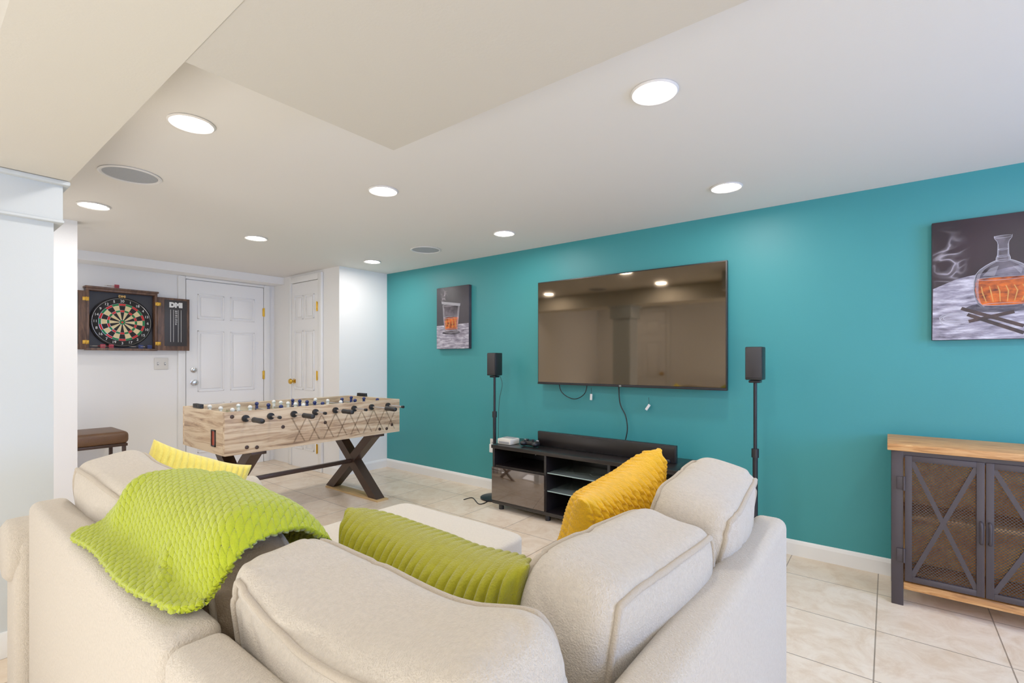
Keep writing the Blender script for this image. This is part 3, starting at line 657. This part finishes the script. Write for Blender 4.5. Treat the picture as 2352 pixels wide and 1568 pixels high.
# ------------------------------------------------------------- soft things
def cushion(parent,name,c,w,t,h,rot,seed,matn='sofa',p=4.0,crown=.2,wr=.008,pipes=(1,-1),N=56,sag=0,pr=.006,cre=.8,sagx=0,pm='pipe'):
    T=Matrix.Translation(c)@rot
    def f(x,y,z):
        q=(abs(x)**p+abs(y)**p+abs(z)**p)**(1/p)
        X,Y,Z=x/q,y/q,z/q
        Y2=Y*(1+crown*(1-X*X)*(1-Z*Z))
        v=Vector((X*w/2,Y2*t/2,Z*h/2))
        if sag: v.z-=sag*max(0,1-((X-sagx)/.95)**2)*max(0,Z)
        s=Vector((seed*3.1,seed*1.7,0))
        d=noise.noise(v*4+s)*wr*2.0+noise.noise(Vector((v.x*7,v.y*14,v.z*5))+s)*wr*.5
        wv=v+Vector((noise.noise(v*6+s),noise.noise(v*6-s),0))*.03
        for k,(fx,fy,fz) in enumerate(((9,5,4),(4,6,10))):
            n1=noise.noise(Vector((wv.x*fx,wv.y*fy,wv.z*fz))+s*(k+2))
            mk=max(0,noise.noise(v*4.5+s*(k+5))+.05)*1.7
            g=max(0,1-abs(n1)/.13)
            d-=cre*wr*.7*g*g*(3-2*g)*min(1,mk)
        n=Vector((X**3/w,Y**3/t,Z**3/h)).normalized()
        return v+n*(d)
    bm=bmesh.new(); bmesh.ops.create_cube(bm,size=2)
    bmesh.ops.subdivide_edges(bm,edges=bm.edges[:],cuts=N,use_grid_fill=True)
    for v in bm.verts: v.co=f(*v.co)
    mb=MB(T); mb.bm(bm); o=mb.build(name,matn,parent,ang=180)
    K=48
    for y in pipes:
        loop=[(-1+2*i/K,y,1) for i in range(K)]+[(1,y,1-2*i/K) for i in range(K)]+[(1-2*i/K,y,-1) for i in range(K)]+[(-1,y,-1+2*i/K) for i in range(K)]
        mb=MB(T); mb.tube([f(*l)*1.010 for l in loop],pr,8,closed=True); mb.build('piping',pm,o,ang=180)
    return o
RZ=lambda a:Matrix.Rotation(math.radians(a),4,'Z'); RX=lambda a:Matrix.Rotation(math.radians(a),4,'X'); RY=lambda a:Matrix.Rotation(math.radians(a),4,'Y')
I4=Matrix.Identity(4)
so=thing('sectional_sofa',(-1.1,.7,0),'large oatmeal L-shaped sectional sofa seen from behind','sofa')
def soft(name,a,b,bev,seg=5,m='sofa'): return MB().box(a,b,bev,seg=seg).build(name,m,so,ang=60)
soft('back_frame',(-2.1,.25,.05),(-.885,.345,.722),.026)
soft('back_frame',(-.883,.25,.05),(-.22,.342,.716),.026)
soft('back_frame',(-.305,.348,.05),(-.22,1.53,.722),.026)
soft('base',(-2.08,.350,.05),(-.93,.95,.29),.02)
soft('base',(-.93,.350,.05),(-.326,1.51,.29),.02)
ar=soft('arm',(-2.29,.222,.05),(-2.102,.97,.60),.03)
MB().lathe([(.08,0),(.096,.012),(.098,.03),(.098,.75),(.094,.77),(.08,.78)],(-2.205,.205,.555),(0,1,0),36).build('arm_roll','sofa',ar,ang=50)
for x,y in ((-2.2,.33),(-2.2,.9),(-.3,.33),(-.3,1.45),(-.85,1.45)): MB().box((x-.03,y-.03,0),(x+.03,y+.03,.051),.004).build('foot','black',so)
cushion(so,'seat_cushion',(-1.785,.66,.365),.60,.59,.15,I4,1,crown=0,pipes=(1,),p=7,N=20,wr=.004)
cushion(so,'seat_cushion',(-1.205,.66,.365),.56,.59,.15,I4,2,crown=0,pipes=(1,),p=7,N=20,wr=.004)
cushion(so,'seat_cushion',(-.625,.66,.365),.60,.59,.15,I4,3,crown=0,pipes=(1,),p=7,N=20,wr=.004)
cushion(so,'seat_cushion',(-.635,1.235,.365),.60,.56,.15,I4,4,crown=0,pipes=(1,),p=7,N=20,wr=.004)
cushion(so,'back_cushion',(-1.79,.450,.650),.56,.18,.41,RX(8)@RY(3),11,wr=.008,p=5)
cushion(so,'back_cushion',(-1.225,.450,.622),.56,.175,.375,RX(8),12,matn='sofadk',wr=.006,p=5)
cushion(so,'back_cushion',(-.612,.460,.645),.62,.20,.43,RX(9)@RY(-3),13,sag=.078,wr=.009,p=5.5,sagx=.05,crown=.24)
cushion(so,'back_cushion',(-.408,.865,.635),.48,.18,.41,RZ(90-3)@RX(9)@RY(1),14,wr=.009,p=5.5,sag=.012,crown=.24)
cushion(so,'back_cushion',(-.395,1.30,.665),.42,.18,.42,RZ(90+3)@RX(12)@RY(-4),15,wr=.009,p=5.5,sag=.012,crown=.24)
ot=thing('ottoman',(-1.535,1.28,0),'square oatmeal upholstered ottoman in front of the sofa','ottoman')
MB().box((-1.89,.99,.05),(-1.18,1.56,.30),.02,seg=4).build('base','otto',ot,ang=60)
cushion(ot,'top_cushion',(-1.535,1.275,.378),.76,.61,.155,I4,21,matn='otto',crown=0,pipes=(),p=14,N=24,wr=.002)
for x in (-1.84,-1.22):
    for y in (1.04,1.52): MB().box((x-.025,y-.025,0),(x+.025,y+.025,.051),.004).build('foot','black',ot)
def pillow(name,c,w,h,t,rot,ribs,amp,matn,label,knit=0,NU=260,NV=120,seed=0,pinch=.07,pw=3.2):
    T=Matrix.Translation(c)@rot; mb=MB(T)
    def g(u,v,s):
        x=w/2*u*(1-pinch*(1-v*v)); z=h/2*v*(1-pinch*(1-u*u))
        T0=t/2*((1-abs(u)**pw)*(1-abs(v)**pw))**.5
        ph=ribs*u*.5*PI+noise.noise(Vector((u*1.5+seed,v*1.5,0)))*.7+(.25*math.sin(v*9+u*3) if knit else 0)
        rb=abs(math.cos(ph))**.55
        if knit: rb*=.5+.5*abs(math.cos(v*knit+math.floor(ph/PI)*1.6))
        fade=min(1,(1-abs(u))*14)*min(1,(1-abs(v))*14)
        d=T0+amp*rb*(.35+.65*fade) if (abs(u)<1 and abs(v)<1) else 0
        d+=noise.noise(Vector((x*7+seed,z*7,s)))*.010*fade
        return (x+(noise.noise(Vector((z*6,seed,1)))*.008),s*d,z+noise.noise(Vector((x*6,seed,4)))*.012)
    for s in (1,-1):
        vs=[g(-1+2*i/NU,-1+2*j/NV,s) for j in range(NV+1) for i in range(NU+1)]
        fs=[[j*(NU+1)+i,j*(NU+1)+i+1,(j+1)*(NU+1)+i+1,(j+1)*(NU+1)+i] for j in range(NV) for i in range(NU)]
        mb.add(vs,fs)
    o=mb.build(name,matn,weld=True,ang=180); return tag(o,label,'cushion','throw pillows on the sofa')
pillow('throw_pillow',(-.735,.690,.640),.52,.36,.17,RX(14)@RY(1),24,.016,'lime','lime green ribbed lumbar pillow leaning on the back cushions',pinch=.09,pw=3.4)
pillow('throw_pillow',(-.640,1.27,.640),.46,.45,.17,RZ(90)@RX(18)@RY(-7),18,.019,'must','mustard yellow ribbed throw pillow at the right',knit=34,pw=2.8,pinch=.11,NV=200)
pillow('throw_pillow',(-1.985,.625,.625),.34,.42,.19,RZ(84)@RX(-12)@RY(24),16,.010,'yel','pale yellow ribbed throw pillow by the far left arm',pw=3.2)
# throw blanket
prof=[(.256,.722),(.28,.730),(.31,.734),(.332,.748),(.350,.785),(.376,.830),(.41,.853),(.46,.857),(.52,.843),(.565,.80),(.588,.73),(.595,.65)]
ps=spline([(0,a,b) for a,b in prof],12)
L_=[0]
for i in range(1,len(ps)): L_.append(L_[-1]+(ps[i]-ps[i-1]).length)
def prof_at(s):
    s=max(0,min(L_[-1]-1e-6,s))
    for i in range(1,len(L_)):
        if L_[i]>=s: k=(s-L_[i-1])/(L_[i]-L_[i-1]+1e-9); q=ps[i-1].lerp(ps[i],k); n=(ps[i]-ps[i-1]).normalized(); return q,Vector((0,-n.z,n.y))
    return ps[-1],Vector((0,0,1))
NU,NV=480,400; vs=[]
for j in range(NV+1):
    for i in range(NU+1):
        a=i/NU; b=j/NV
        cr=max(0,.07-a)/.07; cr2=max(0,a-.93)/.07
        s0_=.0+.008*math.sin(a*7)+.03*a+.03*cr**2+.03*cr2**2
        s=s0_+(L_[-1]-s0_)*b
        q,n=prof_at(s)
        xl=-1.58+.06*b; xr=-.915-.06*b+.006*math.sin(b*6)
        x=xl+(xr-xl)*a
        ed=min(1,b*10,a*10,(1-a)*10)
        fold=(noise.noise(Vector((x*4+b*2,s*4,3)))*.012+noise.noise(Vector((x*8+s*7,s*5,7)))*.006)*ed
        fm=max(0,min(1,.5+2*noise.noise(Vector((x*3,s*4,9)))))
        fold+=ed*.013*fm*max(0,math.sin(x*17+s*17+2.5*noise.noise(Vector((x*3,s*3,1)))))**2
        rw=.012; vrow=(s+.25*x)/rw; ir=math.floor(vrow); fr_=vrow-ir; xx=(x+.2*s)/.026+(.5 if ir%2 else 0); fx=xx-math.floor(xx)
        br=(4*fr_*(1-fr_))**.5*(1-abs(2*((fx+fr_*.5)%1)-1)**5)
        off=.007+max(0,fold)+.0042*br
        up=max(0,min(1,(q.z-.74)/.08))
        er=max(0,(a-.84)/.16); el=max(0,(.12-a)/.12)
        z=q.z-up*(.042*er**2.5+.03*el**2)
        vs.append(Vector((x,q.y,z))+n*off)
fs=[[j*(NU+1)+i,j*(NU+1)+i+1,(j+1)*(NU+1)+i+1,(j+1)*(NU+1)+i] for j in range(NV) for i in range(NU)]
tb=MB().add(vs,fs).build('throw_blanket','throw',ang=180)
sm=tb.modifiers.new('s','SOLIDIFY'); sm.thickness=.012; sm.offset=-.2
tag(tb,'lime green textured plush throw draped over the sofa back','blanket')
# ------------------------------------------------------------- world, camera
W=bpy.data.worlds.new('w'); SC.world=W; W.use_nodes=True; W.node_tree.nodes['Background'].inputs[0].default_value=(.8,.88,1,1); W.node_tree.nodes['Background'].inputs[1].default_value=.5
cam=bpy.data.cameras.new('camera'); co=bpy.data.objects.new('camera',cam); COL.objects.link(co); SC.camera=co
cam.sensor_width=36; cam.lens=F/2352*36; cam.shift_y=43/2352; cam.clip_start=.02
co.location=CAM; co.rotation_euler=(PI/2,0,TH)
SC.view_settings.view_transform='Standard'
SC.view_settings.exposure=0
SC.view_settings.gamma=1.2
